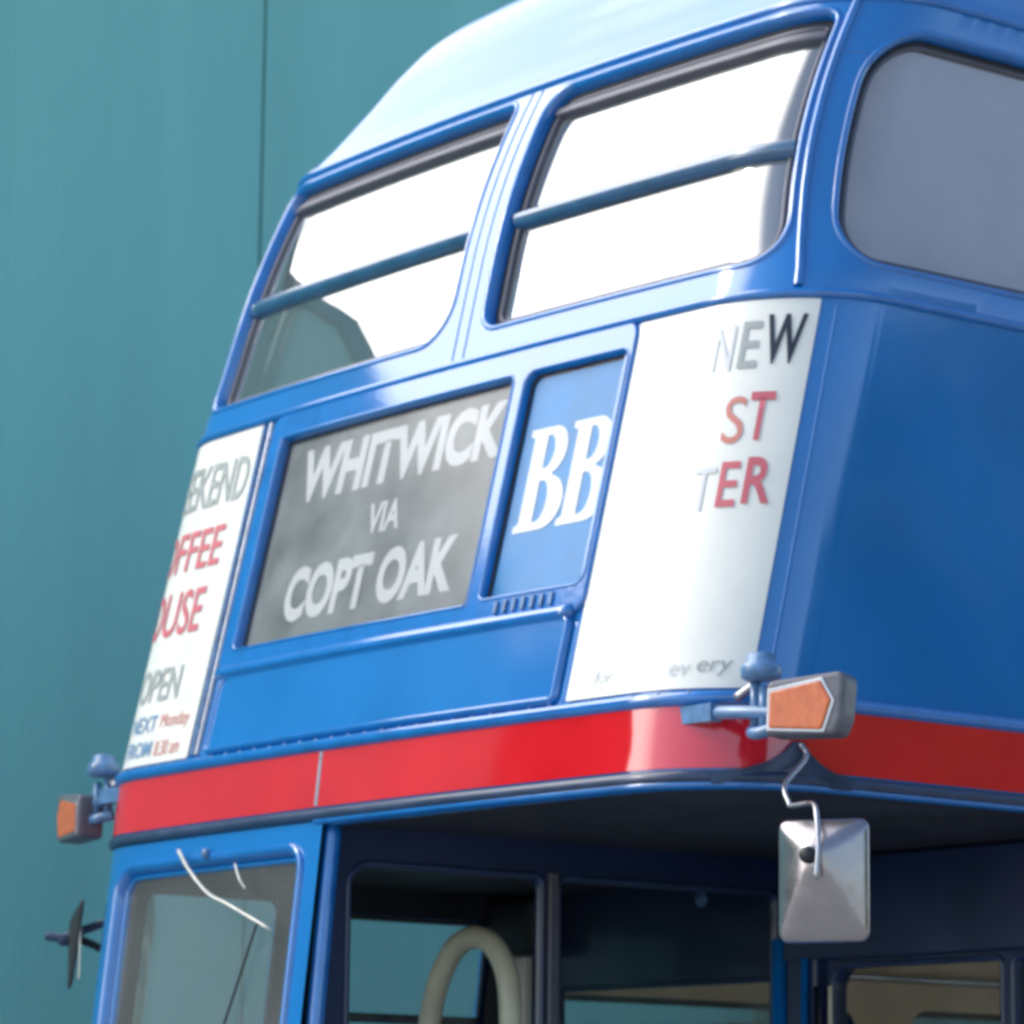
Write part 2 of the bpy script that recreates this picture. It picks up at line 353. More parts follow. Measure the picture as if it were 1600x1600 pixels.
# mouldings running round the skin
tr = 'bluetrim'
sweep('gutter_moulding', hline(-ULEN, ULEN, 4.172), [(-.012, -.002), (-.012, .004), (-.006, .010), (.004, .010), (.010, .004), (.010, -.002)], tr, bus, closed=False)
sweep('waist_moulding', hline(-ULEN, ULEN, 3.458), half_round(.011, .013), tr, bus, closed=False)
sweep('upper_band_moulding', hline(-ULEN, ULEN, 2.592), [(-.016, -.002), (-.016, .006), (-.011, .014), (-.002, .019), (.008, .016), (.014, .006), (.014, -.002)], tr, bus, closed=False)
sweep('drip_moulding', hline(-ULEN, ULEN, 2.432), [(-.012, -.004), (-.012, .006), (-.006, .012), (.006, .011), (.013, .005), (.014, -.002)], 'darkbead', bus, closed=False)
band = sheet('red_band', rrect(-ULEN, ULEN, 2.45, 2.577, .001, .05), [], .004, 'red', bus, us=us_all, vs=[2.49, 2.53])
# metal joint strap across the red band
o = sweep('band_joint_strap', vline(-.098, 2.452, 2.575), [(-.004, .003), (-.003, .008), (.003, .008), (.004, .003)], 'alu', bus, closed=False)
for a in (2.9, -2.9):
    sweep('band_joint_strap', vline(a, 2.452, 2.575), [(-.003, .003), (-.002, .0065), (.002, .0065), (.003, .003)], 'red', bus, closed=False)
# rivets along the moulding
for i in range(34):
    uu = -1.0 + i * .063
    if abs(uu) < 1.12:
        p = S(uu, 2.600, .014); lathe('rivet', p, Nn(uu, 2.6), [(-.003, .0045), (.001, .0045), (.003, .002)], 'bluegrey', bus, seg=8)
# corner drain mouldings
for s in (1, -1):
    sweep('corner_moulding', vline(s * 1.142, 3.475, 4.16), half_round(.010, .012), tr, bus, closed=False)
# sheet joints in the skin (thin raised seams)
for a in (.075, .115):
    sweep('pillar_seam', vline(a, 3.475, 4.155), half_round(.0018, .0025, 4), tr, bus, closed=False)
sweep('side_panel_seam', vline(1.232, 2.62, 3.44), half_round(.004, .0022, 4), 'blue', bus, closed=False)
sweep('roof_panel_seam', hline(1.13, 1.21, 4.03), half_round(.002, .002, 4), tr, bus, closed=False)

# ---- windows
def window(name, loop, gl, bar=None, top=.045, lbl=None):
    w = sweep(name, loop, [(-.012, -.001), (-.010, .003), (-.004, .004), (.0, .002), (.005, -.006), (.006, -.016), (.006, -.034)], tr, bus)
    if lbl: w['label'] = lbl
    sweep('gasket', loop, [(.005, -.032), (.005, -.028), (.012, -.027), (.014, -.036)], 'rubber', w)
    sweep('sash', loop, [(.013, -.046), (.013, -.031), (.017, -.028), (.026, -.028), (.028, -.033), (.028, -.046)], 'grey', w)
    us_ = [p[0] for p in loop]; vs_ = [p[1] for p in loop]; a, b, c, d = min(us_), max(us_), min(vs_), max(vs_)
    inner = []
    n = len(loop)
    for i in range(n):
        p, q = loop[(i - 1) % n], loop[(i + 1) % n]; e = Vector((q[0] - p[0], q[1] - p[1])).normalized(); inner.append((loop[i][0] - e.y * .024, loop[i][1] + e.x * .024))
    sheet('pane', inner, [], -.038, gl, w, step=.06)
    if top:
        sweep('vent_rail', hline(a + .02, b - .02, d - .046), [(-.012, -.046), (-.012, -.024), (-.008, -.020), (.008, -.020), (.012, -.024), (.012, -.046)], 'grey', w, closed=False)
    if bar:
        sweep('transom', hline(a + .012, b - .012, bar), [(-.022, -.046), (-.022, -.026), (-.013, -.016), (.004, -.010), (.013, -.016), (.018, -.028), (.018, -.046)], M['transom'], w, closed=False)
    return w
M['transom'] = mat('transom_enamel', (.015, .09, .20), .35, coat=.8, coat_ior=1.9, var=.2, vscale=15)
window('front_window', win_r, 'glass', 3.815, lbl='front window on the nearside, whole pane glaring white')
window('front_window', win_l, 'glass', 3.815, lbl='front window on the offside, teal reflected in its lower corner')
for lp in sides: window('side_window', lp, 'glass_side', None, top=0)

# ---- destination box
DB = rrect(-.628, .734, 2.812, 3.445, .03)
ho = rrect(-.575, .343, 2.862, 3.388, [.012, .012, .012, .012]); hb = rrect(.388, .724, 2.868, 3.388, [.012, .03, .02, .03])
dbx = sheet('destination_box', DB, [ho, hb], .012, tr, bus, step=.05)
sweep('box_edge', DB, [(-.006, -.002), (-.005, .006), (-.002, .011), (.002, .012)], tr, dbx)
for lp, nm, dd in ((ho, 'blind_surround', -.018), (hb, 'number_surround', -.012)):
    sweep(nm, lp, [(-.007, .011), (-.005, .015), (-.001, .015), (.002, .010), (.003, .004), (.003, dd)], tr, dbx)
    sweep('gasket', lp, [(.003, dd + .007), (.006, dd + .008), (.010, dd + .003), (.010, dd)], 'rubber', dbx)
bl = sheet('destination_blind', rrect(-.58, .348, 2.857, 3.393, .005), [], -.016, 'blind', dbx, step=.06)
lettering('lettering', 'WHITWICK', -.485, .318, 3.215, 3.352, -.0145, 'letter_white', bl, bold=.048)
lettering('lettering', 'VIA', -.150, -.020, 3.095, 3.170, -.0145, 'letter_white', bl, bold=.035)
lettering('lettering', 'COPT OAK', -.435, .235, 2.915, 3.050, -.0145, 'letter_white', bl, bold=.048)
sheet('blind_glass', rrect(-.578, .346, 2.859, 3.391, .01), [], -.006, 'glass_blind', dbx, step=.06)
bb = sheet('route_panel', rrect(.384, .728, 2.864, 3.392, .01), [], -.011, 'bbblue', dbx, step=.05)
def glyph_B(x0, x1, y0, y1, sh):
    O = [(0, 0), (0, .06), (.10, .09), (.10, .91), (0, .94), (0, 1), (.55, 1)]
    O += [(.55 + .33 * sin(a), .765 + .235 * cos(a)) for a in [pi * k / 12 for k in range(1, 12)]]
    O += [(.66, .52)] + [(.58 + .42 * sin(a), .26 + .26 * cos(a)) for a in [.25 + (pi - .25) * k / 12 for k in range(0, 12)]] + [(.55, 0)]
    H1 = [(.40, .60), (.40, .92)] + [(.46 + .14 * sin(a), .76 + .16 * cos(a)) for a in [pi * k / 8 for k in range(0, 9)]]
    H2 = [(.40, .08), (.40, .48)] + [(.47 + .17 * sin(a), .28 + .20 * cos(a)) for a in [pi * k / 8 for k in range(0, 9)]]
    f = lambda P: [(x0 + p[0] * (x1 - x0) + sh * p[1] * (y1 - y0), y0 + p[1] * (y1 - y0)) for p in P]
    return f(O), [f(H1), f(H2)]
for x in (.425, .568):
    O, H = glyph_B(x, x + .150, 3.018, 3.255, .0)
    sheet('lettering', O, H, -.009, 'letter_white', bb, us=[], vs=[])
sheet('number_glass', rrect(.386, .726, 2.866, 3.390, .01), [], -.004, glass('number_glass_mat', .0, (.97, .98, .98), wave=.010, rough=.06, k=.55), dbx, step=.05)
# pivot catches under the number panel
for k in range(7):
    x = .455 + k * .030
    sweep('catch', hline(x - .005, x + .005, 2.842, .01), [(-.014, .010), (-.014, .018), (.012, .018), (.014, .010)], 'bluegrey', dbx, closed=False, cap=True, sm=False)
# lower access panel
AP = rrect(-.600, .700, 2.618, 2.797, [.01, .01, .02, .04])
ap = sheet('access_panel', AP, [], .012, 'blue', bus, step=.06)
sweep('panel_edge', AP, [(-.010, .002), (-.009, .006), (-.004, .016), (.003, .017), (.006, .012)], tr, ap)
sweep('hinge', hline(-.585, .69, 2.640), half_round(.004, .006, base=.011), tr, ap, closed=False)
sweep('panel_cover_lip', hline(-.62, .705, 2.812), [(-.016, -.002), (-.018, .016), (-.010, .024), (.004, .022), (.012, .012)], tr, bus, closed=False, cap=True)
# poster retaining strips
for u0, u1 in ((-.672, -.688), (-.650, -.655)):
    sweep('poster_strip', vline(u0, 2.615, 3.442, u1=u1 + .0), half_round(.0075, .010), 'bluegrey' if u0 < -.66 else 'alu', bus, closed=False)

# ---- posters
pl = sheet('poster', rrect(-1.33, -.695, 2.612, 3.445, .004), [], .004, 'poster', bus, us=[-1.33 + .02 * i for i in range(1, 32)])
pl['label'] = 'white poster with COFFEE HOUSE OPEN lettering on the offside corner'
T = lambda s, a, b, c, d, m_, sh=0, bo=.01: lettering('lettering', s, a, b, c, d, .0065, m_, pl, bold=bo, shear=sh)
T('WEEKEND', -1.16, -.715, 3.262, 3.375, 'inkg')
T('COFFEE', -1.18, -.765, 3.100, 3.205, 'inkr')
T('HOUSE', -1.16, -.790, 2.935, 3.050, 'inkr')
T('OPEN', -1.03, -.815, 2.770, 2.855, 'inkg')
T('NEXT', -1.02, -.885, 2.695, 2.735, 'inkb'); T('Monday', -.865, -.725, 2.690, 2.735, 'inkr2', bo=0)
T('FROM', -1.02, -.885, 2.632, 2.672, 'inkb'); T('8.30 am', -.865, -.745, 2.630, 2.668, 'inkr2', bo=0)
pr = sheet('poster', rrect(.737, 1.196, 2.612, 3.445, .004), [], .004, 'poster', bus, us=[.722 + .02 * i for i in range(1, 24)])
pr['label'] = 'white poster with NEW, ST and TER lettering on the nearside corner'
T = lambda s, a, b, c, d, m_, sh=0, bo=.01: lettering('lettering', s, a, b, c, d, .0065, m_, pr, bold=bo, shear=sh)
T('N', .985, 1.030, 3.292, 3.392, 'inkf'); T('E', 1.045, 1.085, 3.294, 3.397, 'inkg'); T('W', 1.095, 1.176, 3.300, 3.410, 'ink', bo=.02)  # letters pale towards the left, glare put into the ink
T('S', 1.040, 1.085, 3.130, 3.232, 'inkr2', bo=.0); T('T', 1.090, 1.140, 3.135, 3.240, 'inkr', bo=.02)
T('T', .995, 1.045, 2.988, 3.080, 'inkf', bo=0); T('E', 1.055, 1.095, 2.993, 3.090, 'inkr', bo=.01); T('R', 1.108, 1.165, 2.998, 3.098, 'inkr', bo=.02)
T('for', .812, .870, 2.640, 2.672, 'inkf', sh=.2, bo=0); T('ev', 1.02, 1.065, 2.640, 2.662, 'inkf', sh=.2, bo=0); T('ery', 1.078, 1.148, 2.636, 2.668, 'inkg', sh=.2, bo=0)

# ================================================================== lower deck
CAB = -.07; YB = 1.4
# canopy underside and apron
def flat_under(name, x0, x1, y1, z, mt, th=.03):
    pts = [S0(a / 100, VB) for a in range(-136, 137, 4)]; P = [(max(x0, min(x1, p.x * .985)), p.y + .012) for p in pts if x0 - .05 <= p.x <= x1 + .05]
    P = [P[0]] + [p for i, p in enumerate(P) if i]; P += [(x1, y1), (x0, y1)]
    bm = bmesh.new(); vs = [bm.verts.new((p[0], p[1], z)) for p in P]; f = bm.faces.new(vs)
    r = bmesh.ops.extrude_face_region(bm, geom=[f]); bmesh.ops.translate(bm, vec=(0, 0, th), verts=[g for g in r['geom'] if isinstance(g, bmesh.types.BMVert)])
    bmesh.ops.recalc_face_normals(bm, faces=bm.faces); me = bpy.data.meshes.new(name); bm.to_mesh(me); bm.free(); return link(name, me, mt, bus)
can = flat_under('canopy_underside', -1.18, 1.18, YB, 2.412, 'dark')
sweep('canopy_lip', hline(-.1, ULEN, 2.412), [(0, -.03), (0, .004), (.008, .008), (.014, .0)], 'bluetrim', bus, closed=False)
# triangular lug at the nearside corner
# offside/cab front skin
CS0 = -1.36 - 1.35
cw = rrect(-.958, -.140, 1.62, 2.362, [.06, .06, .05, .07])
cside = rrect(-2.385, -1.862, 1.55, 2.312, .06)
cquart = rrect(-1.712, -1.262, 1.55, 2.345, .05); cside2 = rrect(-3.672, -2.552, 1.3, 2.13, .07)
cside3 = rrect(-5.05, -3.885, 1.3, 2.13, .07)
usl = [u for u in us_all if u < CAB]
cabf = sheet('cab_panel', rrect(-ULEN, CAB, .45, 2.418, .001, .05), [cw, cquart, cside, cside2, cside3], 0, 'blue', bus, us=usl, vs=[.5 + .09 * i for i in range(22)])
sheet('cab_lining', rrect(-2.46, CAB - .02, 1.3, 2.405, .002, .05), [cw, cquart, cside], -.04, 'dark', bus, step=.06)
cwf = sweep('cab_windscreen', cw, [(-.014, -.001), (-.013, .005), (-.008, .009), (-.002, .009), (.007, .004), (.012, -.004), (.016, -.016), (.016, -.03)], tr, bus)
sweep('windscreen_frame', cw, [(.016, -.022), (.017, -.013), (.023, -.012), (.027, -.017), (.027, -.03)], M['blue'], cwf)
inner = rrect(-.938, -.160, 1.64, 2.342, .045)
sheet('pane', inner, [], -.022, 'glass_cab', cwf, step=.06)
for lp, nm in ((cquart, 'cab_quarter_window'), (cside, 'cab_side_window'), (cside2, 'saloon_window'), (cside3, 'saloon_window')):
    w = sweep(nm, lp, [(-.012, -.001), (-.010, .006), (0, .006), (.006, -.01), (.008, -.035)], tr, bus)
    sweep('gasket', lp, [(.006, -.030), (.006, -.024), (.016, -.024), (.018, -.04)], 'rubber', w)
    sheet('pane', [((a - (sum(p[0] for p in lp) / len(lp))) * .985 + (sum(p[0] for p in lp) / len(lp)), b) for a, b in lp], [], -.028, 'glass_cab', w, step=.1)
    if nm == 'cab_side_window':
        sweep('sliding_rail', hline(lp[0][0] if lp[0][0] < lp[20][0] else lp[20][0], max(p[0] for p in lp), 2.043), [(-.012, -.05), (-.012, -.02), (.012, -.02), (.012, -.05)], 'darkbead', w, closed=False)
# nearside lower body behind the bulkhead
U_B = L1 + (YB - CY)
nside = [rrect(U_B + .1 + 1.3 * k, U_B + .1 + 1.3 * k + 1.2, .95, 2.19, .07) for k in range(3)]
nb = sheet('nearside_panel', rrect(U_B, ULEN, .45, 2.418, .001, .05), nside, 0, 'blue', bus, us=[u for u in us_all if u > U_B], vs=[.5 + .09 * i for i in range(22)])
for lp in nside:
    w = sweep('saloon_window', lp, [(-.012, -.001), (-.010, .006), (0, .006), (.006, -.01), (.008, -.035)], tr, bus)
    cxm = sum(p[0] for p in lp) / len(lp); sheet('pane', [((a - cxm) * .985 + cxm, b) for a, b in lp], [], -.028, 'glass_cab', w, step=.15)
# cab corner pillar, inner cab wall with its sliding window
tube('cab_corner_pillar', [(CAB - .008, .018, 2.41), (CAB - .004, .000, 2.25), (CAB + .004, -.035, 1.9), (CAB + .01, -.07, 1.5)], .020, tr, bus)
def wall_x(name, y0, y1, z0, z1, x, holes, mt, parent, th=.03):
    mp = lambda a, b, o: Vector((x + o, a, b))
    o = sheet(name, rrect(y0, y1, z0, z1, .002, .2), holes, th / 2, mt, parent, us=[], vs=[], mapf=mp)
    o2 = sheet('lining', rrect(y0, y1, z0, z1, .002, .2), holes, -th / 2, 'dark', o, us=[], vs=[], mapf=mp)
    for h in holes: sweep('reveal', h, [(0, th / 2), (0, -th / 2)], mt, o, mapf=mp)
    for e in (o, o2):
        for p in e.data.polygons: p.use_smooth = False
    return o
ih = rrect(.055, .615, 1.5, 2.335, [.05, .05, .03, .06]); ih2 = rrect(.655, 1.345, 1.5, 2.335, [.05, .05, .03, .03])
cwl = wall_x('cab_inner_wall', .0, YB, .45, 2.412, CAB - .02, [ih, ih2], 'darkblue', bus)
for h in (ih, ih2):
    mp = lambda a, b, o: Vector((CAB - .02 + o, a, b))
    w = sweep('cab_sliding_window', h, [(-.004, .017), (-.002, .021), (.008, .021), (.012, .014), (.012, .0)], 'darkbead', cwl, mapf=mp)
    if h is ih2: sheet('pane', h, [], .006, 'glass_inner', w, us=[], vs=[], mapf=mp)
box('window_guide', (CAB - .03, .622, 1.4), (CAB + .012, .648, 2.34), 'grey', cwl, .004)
# bulkhead across the bus
def wall_y(name, x0, x1, z0, z1, y, holes, mt, parent, th=.05, lining='tan'):
    mp = lambda a, b, o: Vector((a, y - o, b))
    o = sheet(name, rrect(x0, x1, z0, z1, .002, .2), holes, th / 2, mt, parent, us=[], vs=[], mapf=mp)
    o2 = sheet('lining', rrect(x0, x1, z0, z1, .002, .2), holes, -th / 2, lining, o, us=[], vs=[], mapf=mp)
    for h in holes: sweep('reveal', h, [(0, th / 2), (0, -th / 2)], mt, o, mapf=mp)
    for e in (o, o2):
        for p in e.data.polygons: p.use_smooth = False
    return o
bh = [rrect(-1.00, -.125, 1.4, 2.128, [.05, .05, .01, .01]), rrect(.085, .66, 1.4, 2.150, [.05, .05, .02, .06]), rrect(.69, 1.12, 1.4, 2.150, [.05, .05, .06, .02])]
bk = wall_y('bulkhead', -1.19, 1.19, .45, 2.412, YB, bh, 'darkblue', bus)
for h in bh:
    mp = lambda a, b, o: Vector((a, YB - o, b))
    w = sweep('bulkhead_window', h, [(-.006, .026), (-.004, .032), (.004, .032), (.008, .026), (.008, .0)], 'darkbead', bk, mapf=mp)
    sheet('pane', h, [], .006, 'glass_inner', w, us=[], vs=[], mapf=mp)
tube('bulkhead_post', [(-.075, YB - .045, .5), (-.075, YB - .045, 2.22)], .024, tr, bus, curve=False)
box('post_casing', (-.045, YB - .055, .5), (.062, YB - .02, 2.24), 'darkblue', bus, .008)
tube('post_conduit', [(.030, YB - .062, .5), (.030, YB - .062, 2.17)], .010, tr, bus, curve=False)
tube('handrail', [(.090, YB - .075, .9), (.090, YB - .075, 2.10)], .010, 'steel', bus, curve=False)
tube('handrail', [(.118, YB - .06, .9), (.118, YB - .06, 2.10)], .005, 'cream', bus, curve=False)
# bulkhead header board, slightly proud, catches a little blue
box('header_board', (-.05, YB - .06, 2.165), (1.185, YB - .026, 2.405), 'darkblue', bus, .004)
# small lamp under the canopy
lathe('canopy_lamp', (-.386, YB - .026, 2.335), (0, -1, 0), [(0, .022), (.008, .021), (.014, .012), (.016, .001)], 'bluegrey', bus)
# saloon interior
box('saloon_ceiling', (-1.17, YB + .03, 2.305), (1.17, 6.4, 2.40), 'ceil', bus)
box('saloon_floor', (-1.17, YB + .03, .62), (1.17, 6.4, .68), 'floor', bus)
box('saloon_rear_wall', (-1.17, 6.36, .68), (1.17, 6.4, 2.30), 'tan', bus)
def lining_side(x, hs, o_):
    mp = lambda a, b, o: Vector((x + o, a, b)); l = sheet('saloon_side_lining', rrect(YB + .03, 6.35, .68, 2.3, .002, .3), hs, 0, 'tan', bus, us=[], vs=[], mapf=mp)
    for p in l.data.polygons: p.use_smooth = False
def ytr(lp): return [(CY + abs(a) - L1 + (0), b) for a, b in lp]
lining_side(-1.155, [ytr(cside2)[::-1], ytr(cside3)[::-1]], 1); lining_side(1.155, [ytr(l) for l in nside], -1)
tube('ceiling_rail', [(-1.09, 1.5, 2.215), (-1.09, 6.2, 2.215)], .011, 'steel', bus, curve=False)
tube('seat_rail', [(-1.02, 1.95, 1.4), (-1.02, 1.95, 1.98), (-.98, 1.95, 2.035), (-.86, 1.95, 2.035), (-.82, 1.95, 1.98), (-.82, 1.95, 1.4)], .018, 'cream', bus)
# driver's cab
box('cab_floor', (-1.16, .1, 1.0), (CAB - .04, YB - .03, 1.05), 'floor', bus)
cl = flat_under('cab_ceiling', -1.15, CAB - .04, YB - .03, 2.375, 'dark', .02)
tube('cab_grab_rail', [(-.945, .92, 1.5), (-.935, .92, 1.90), (-.905, .92, 2.08), (-.84, .92, 2.19), (-.755, .92, 2.232), (-.66, .92, 2.21), (-.595, .92, 2.11), (-.585, .92, 1.9), (-.585, .92, 1.5)], .029, 'cream', bus, seg=16)
box('driver_seat', (-.86, .85, 1.45), (-.42, .97, 1.95), 'seat', bus, .04)
box('cab_rear_post', (-1.13, 1.335, 1.05), (-1.06, 1.365, 2.23), 'ceil', bus, .008)
box('cab_corner_casing', (-1.16, 1.27, 2.215), (-.95, 1.37, 2.37), 'dark', bus, .03)
# bonnet over the engine, below the picture
bm = bmesh.new(); box_bm(bm, (CAB + .03, .02, .45), (.95, YB - .03, 1.35), .08); me = bpy.data.meshes.new('bonnet'); bm.to_mesh(me); bm.free(); link('bonnet', me, 'blue', bus)
for (wx, wy) in ((-1.05, .75), (1.0, .75), (-1.05, 5.2), (1.0, 5.2)):
    wh = lathe('wheel', (wx - .14, wy, .48), (1, 0, 0), [(0, .3), (.01, .46), (.06, .48), (.22, .48), (.27, .46), (.28, .3)], 'tyre', bus, seg=40)
# ---- windscreen wiper
tube('wiper_arm', [S(-.644, 2.385, .02), S(-.55, 2.33, .04), S(-.446, 2.270, .045), S(-.36, 2.24, .04), S(-.199, 2.178, .02)], [.0045, .0035], 'whitepaint', bus)
tube('wiper_link', [S(-.391, 2.338, .014), S(-.362, 2.303, .016), S(-.338, 2.279, .012)], .0028, 'whitepaint', bus)
lathe('wiper_pivot', S(-.53, 2.372, .008), Nn(-.53, 2.372), [(0, .012), (.008, .012), (.014, .006)], 'bluegrey', bus, seg=12)
tube('wiper_blade', [S(-.30, 2.20, -.005), S(-.36, 2.05, -.005), S(-.42, 1.9, -.004)], .003, 'rubber', bus)

# ---- corner fittings, built once for the nearside and mirrored
def mirror_x(p, s): return Vector((p[0] * s, p[1], p[2]))
def oriented_box(name, c, nrm, w, h, d, mt, parent, bev=.008, shape=None):
    nrm = Vector(nrm).normalized(); r = Vector((0, 0, 1)).cross(nrm).normalized() * 1.0; up = nrm.cross(r)
    mtx = Matrix((( r.x, up.x, nrm.x), (r.y, up.y, nrm.y), (r.z, up.z, nrm.z))).to_4x4(); mtx.translation = Vector(c)
    bm = bmesh.new()
    if shape:
        vs = [bm.verts.new((a, b, -d / 2)) for a, b in shape]; f = bm.faces.new(vs)
        rg = bmesh.ops.extrude_face_region(bm, geom=[f]); bmesh.ops.translate(bm, vec=(0, 0, d), verts=[g for g in rg['geom'] if isinstance(g, bmesh.types.BMVert)])
        bmesh.ops.recalc_face_normals(bm, faces=bm.faces)
        if bev: bmesh.ops.bevel(bm, geom=list(bm.edges), offset=bev, segments=3, affect='EDGES', profile=.5)
    else: box_bm(bm, (-w / 2, -h / 2, -d / 2), (w / 2, h / 2, d / 2), bev)
    bmesh.ops.transform(bm, matrix=mtx, verts=bm.verts); bmesh.ops.recalc_face_normals(bm, faces=bm.faces)
    me = bpy.data.meshes.new(name); bm.to_mesh(me); bm.free(); return link(name, me, mt, parent), mtx
def flasher(s):
    n = Vector((.39 * s, -.92, .03)).normalized() if s > 0 else Vector((-.20, -.98, .03)).normalized(); c = Vector((1.402 * s, .10, 2.547)) if s > 0 else Vector((-1.30, .10, 2.518))
    q = lambda P: [(a * s, b) for a, b in P] if s > 0 else [(a * s, b) for a, b in P][::-1]
    hs = q([(-.082, -.058), (.066, -.062), (.080, -.030), (.086, .050), (.076, .062), (-.072, .050), (-.082, .040)])
    h, _ = oriented_box('direction_indicator', c, n, 0, 0, .07, 'housing', bus, .010, hs)
    h['label'] = 'amber direction indicator at the %s corner' % ('nearside' if s > 0 else 'offside')
    ls = q([(-.072, -.044), (.040, -.052), (.060, .005), (.036, .044), (-.070, .026)])
    l, _ = oriented_box('lens', c + n * .035, n, 0, 0, .014, 'orange', h, .004, ls)
    rim = q([(-.078, -.050), (.045, -.058), (.067, .004), (.041, .051), (-.076, .033)])
    oriented_box('lens_rim', c + n * .0335, n, 0, 0, .008, 'alu', h, .002, rim)
    X = lambda x, y, z: Vector((x if s > 0 else -x + .05, y, z))
    bx = empty('indicator_bracket', (0, 0, 0)); bx.parent = bus
    lathe('cap', X(1.252, .105, 2.612), (0, 0, 1), [(0, .028), (.006, .040), (.024, .042), (.034, .038), (.038, .030), (.052, .029), (.056, .018)], 'bluegrey', bx)
    tube('post', [X(1.232, .108, 2.505), X(1.232, .108, 2.62)], .011, 'bluegrey', bx, curve=False)
    tube('post', [X(1.268, .098, 2.505), X(1.268, .098, 2.60)], .010, 'bluegrey', bx, curve=False)
    tube('clamp', [X(1.215, .115, 2.517), X(1.245, .09, 2.508), X(1.275, .09, 2.508), X(1.315, .105, 2.52)], .013, 'bluegrey', bx)
    tube('arm', [X(1.09, .075, 2.560), X(1.20, .085, 2.553), X(1.30, .105, 2.545), X(1.34, .11, 2.545)], .014, 'bluegrey', bx)
    box('mounting_plate', (0, 0, 0), (1, 1, 1), 'bluegrey', bx, 0, Matrix.Translation(S(s * 1.10, 2.556, .012) - Vector((.055, .012, .018))) @ Matrix.Diagonal((.11, .03, .036, 1)))
    tube('stay', [X(1.185, .10, 2.585), X(1.225, .108, 2.605), X(1.235, .108, 2.60)], .009, 'alu', bx)
    return h
flasher(1); flasher(-1)
def rear_mirror(s):
    n = Vector((.50 * s, -.866, 0)).normalized(); c = Vector((1.436, .10, 2.208)) if s > 0 else Vector((-1.345, .13, 2.205))
    w, h, d = (.088, .116, .062) if s > 0 else (.085, .105, .02)
    r = Vector((0, 0, 1)).cross(n).normalized(); up = Vector((0, 0, 1))
    bm = bmesh.new(); rings = []
    def ring(f, dep, rad, dz=0):
        if s < 0: dep *= .42
        R = []
        for (cx, cy, a0) in ((1, 1, 0), (-1, 1, pi / 2), (-1, -1, pi), (1, -1, 1.5 * pi)):
            for k in range(5):
                a = a0 + pi / 2 * k / 4; R.append(bm.verts.new(c + r * (cx * (w * f - rad) + rad * cos(a)) + up * (cy * (h * f - rad) + rad * sin(a) + dz) + n * dep))
        return R
    for f, dep, rad, dz in ((1.0, -.012, .018, 0), (1.02, -.004, .018, 0), (1.01, .004, .018, 0), (.97, .009, .02, 0), (.90, .015, .022, .003), (.70, .029, .026, .013), (.45, .044, .022, .025), (.28, .053, .018, .033), (.14, .057, .01, .039)): rings.append(ring(f, dep, rad, dz))
    for A, B in zip(rings, rings[1:]):
        for k in range(20): bm.faces.new((A[k], A[(k + 1) % 20], B[(k + 1) % 20], B[k]))
    bm.faces.new(rings[-1]); bm.faces.new(rings[0][::-1]); bmesh.ops.recalc_face_normals(bm, faces=bm.faces)
    if s < 0:
        for v in bm.verts: dz = v.co.z - c.z; v.co.x += .16 * dz + (-1.4 * dz * dz if dz < 0 else 0)
    me = bpy.data.meshes.new('rear_view_mirror'); bm.to_mesh(me); bm.free(); o = link('rear_view_mirror', me, 'mirrorback' if s > 0 else 'rubber', bus)
    if s > 0:
        smooth(o); me.polygons[20 * 8].use_smooth = False
    o['label'] = 'steel rear view mirror hanging from the nearside canopy corner' if s > 0 else 'black rear view mirror on the offside cab pillar'
    oriented_box('mirror_glass', c - n * (.013 if s > 0 else .005), -n, w * 1.7, h * 1.7, .004, 'steel', o, 0)
    if s > 0:
        lathe('ball_joint', c + n * .050 + up * .045 - r * .012, n, [(0, .016), (.010, .017), (.020, .015), (.026, .008)], 'rubber', o)
        tube('mirror_arm', [S(1.304, 2.50, .024), S(1.306, 2.47, .045), (1.300, .125, 2.405), (1.333, .105, 2.365), (1.345, .10, 2.358), (1.405, .085, 2.357), (1.440, .072, 2.352), (1.462, .058, 2.330), (1.482, .044, 2.27), (1.486, .034, 2.205)], .0052, 'alu', bus)
        lam = [(1.14, 2.418), (1.45, 2.418), (1.45, 2.440), (1.40, 2.447), (1.36, 2.462), (1.33, 2.482), (1.312, 2.505), (1.296, 2.505), (1.275, 2.482), (1.245, 2.462), (1.20, 2.447), (1.14, 2.440)]
        br = sheet('arm_bracket', lam, [], .022, 'darkbead', bus, step=.03)
        sweep('bracket_edge', lam, [(-.001, .002), (-.001, .018), (.002, .022)], 'darkbead', br)
    else:
        tube('mirror_arm', [(-1.205, .22, 2.235), (-1.27, .19, 2.262), (-1.32, .15, 2.245), (-1.36, .10, 2.222), (-1.395, .07, 2.225)], .011, 'darkbead', bus)
        tube('mirror_arm', [(-1.205, .22, 2.195), (-1.26, .18, 2.185), (-1.31, .15, 2.205), (-1.34, .12, 2.222)], .010, 'rubber', bus)
        lathe('ball_joint', (-1.362, .105, 2.215), (-.5, -.86, 0), [(-.02, .010), (-.005, .015), (.010, .015), (.018, .009)], 'darkbead', o)
rear_mirror(1); rear_mirror(-1)

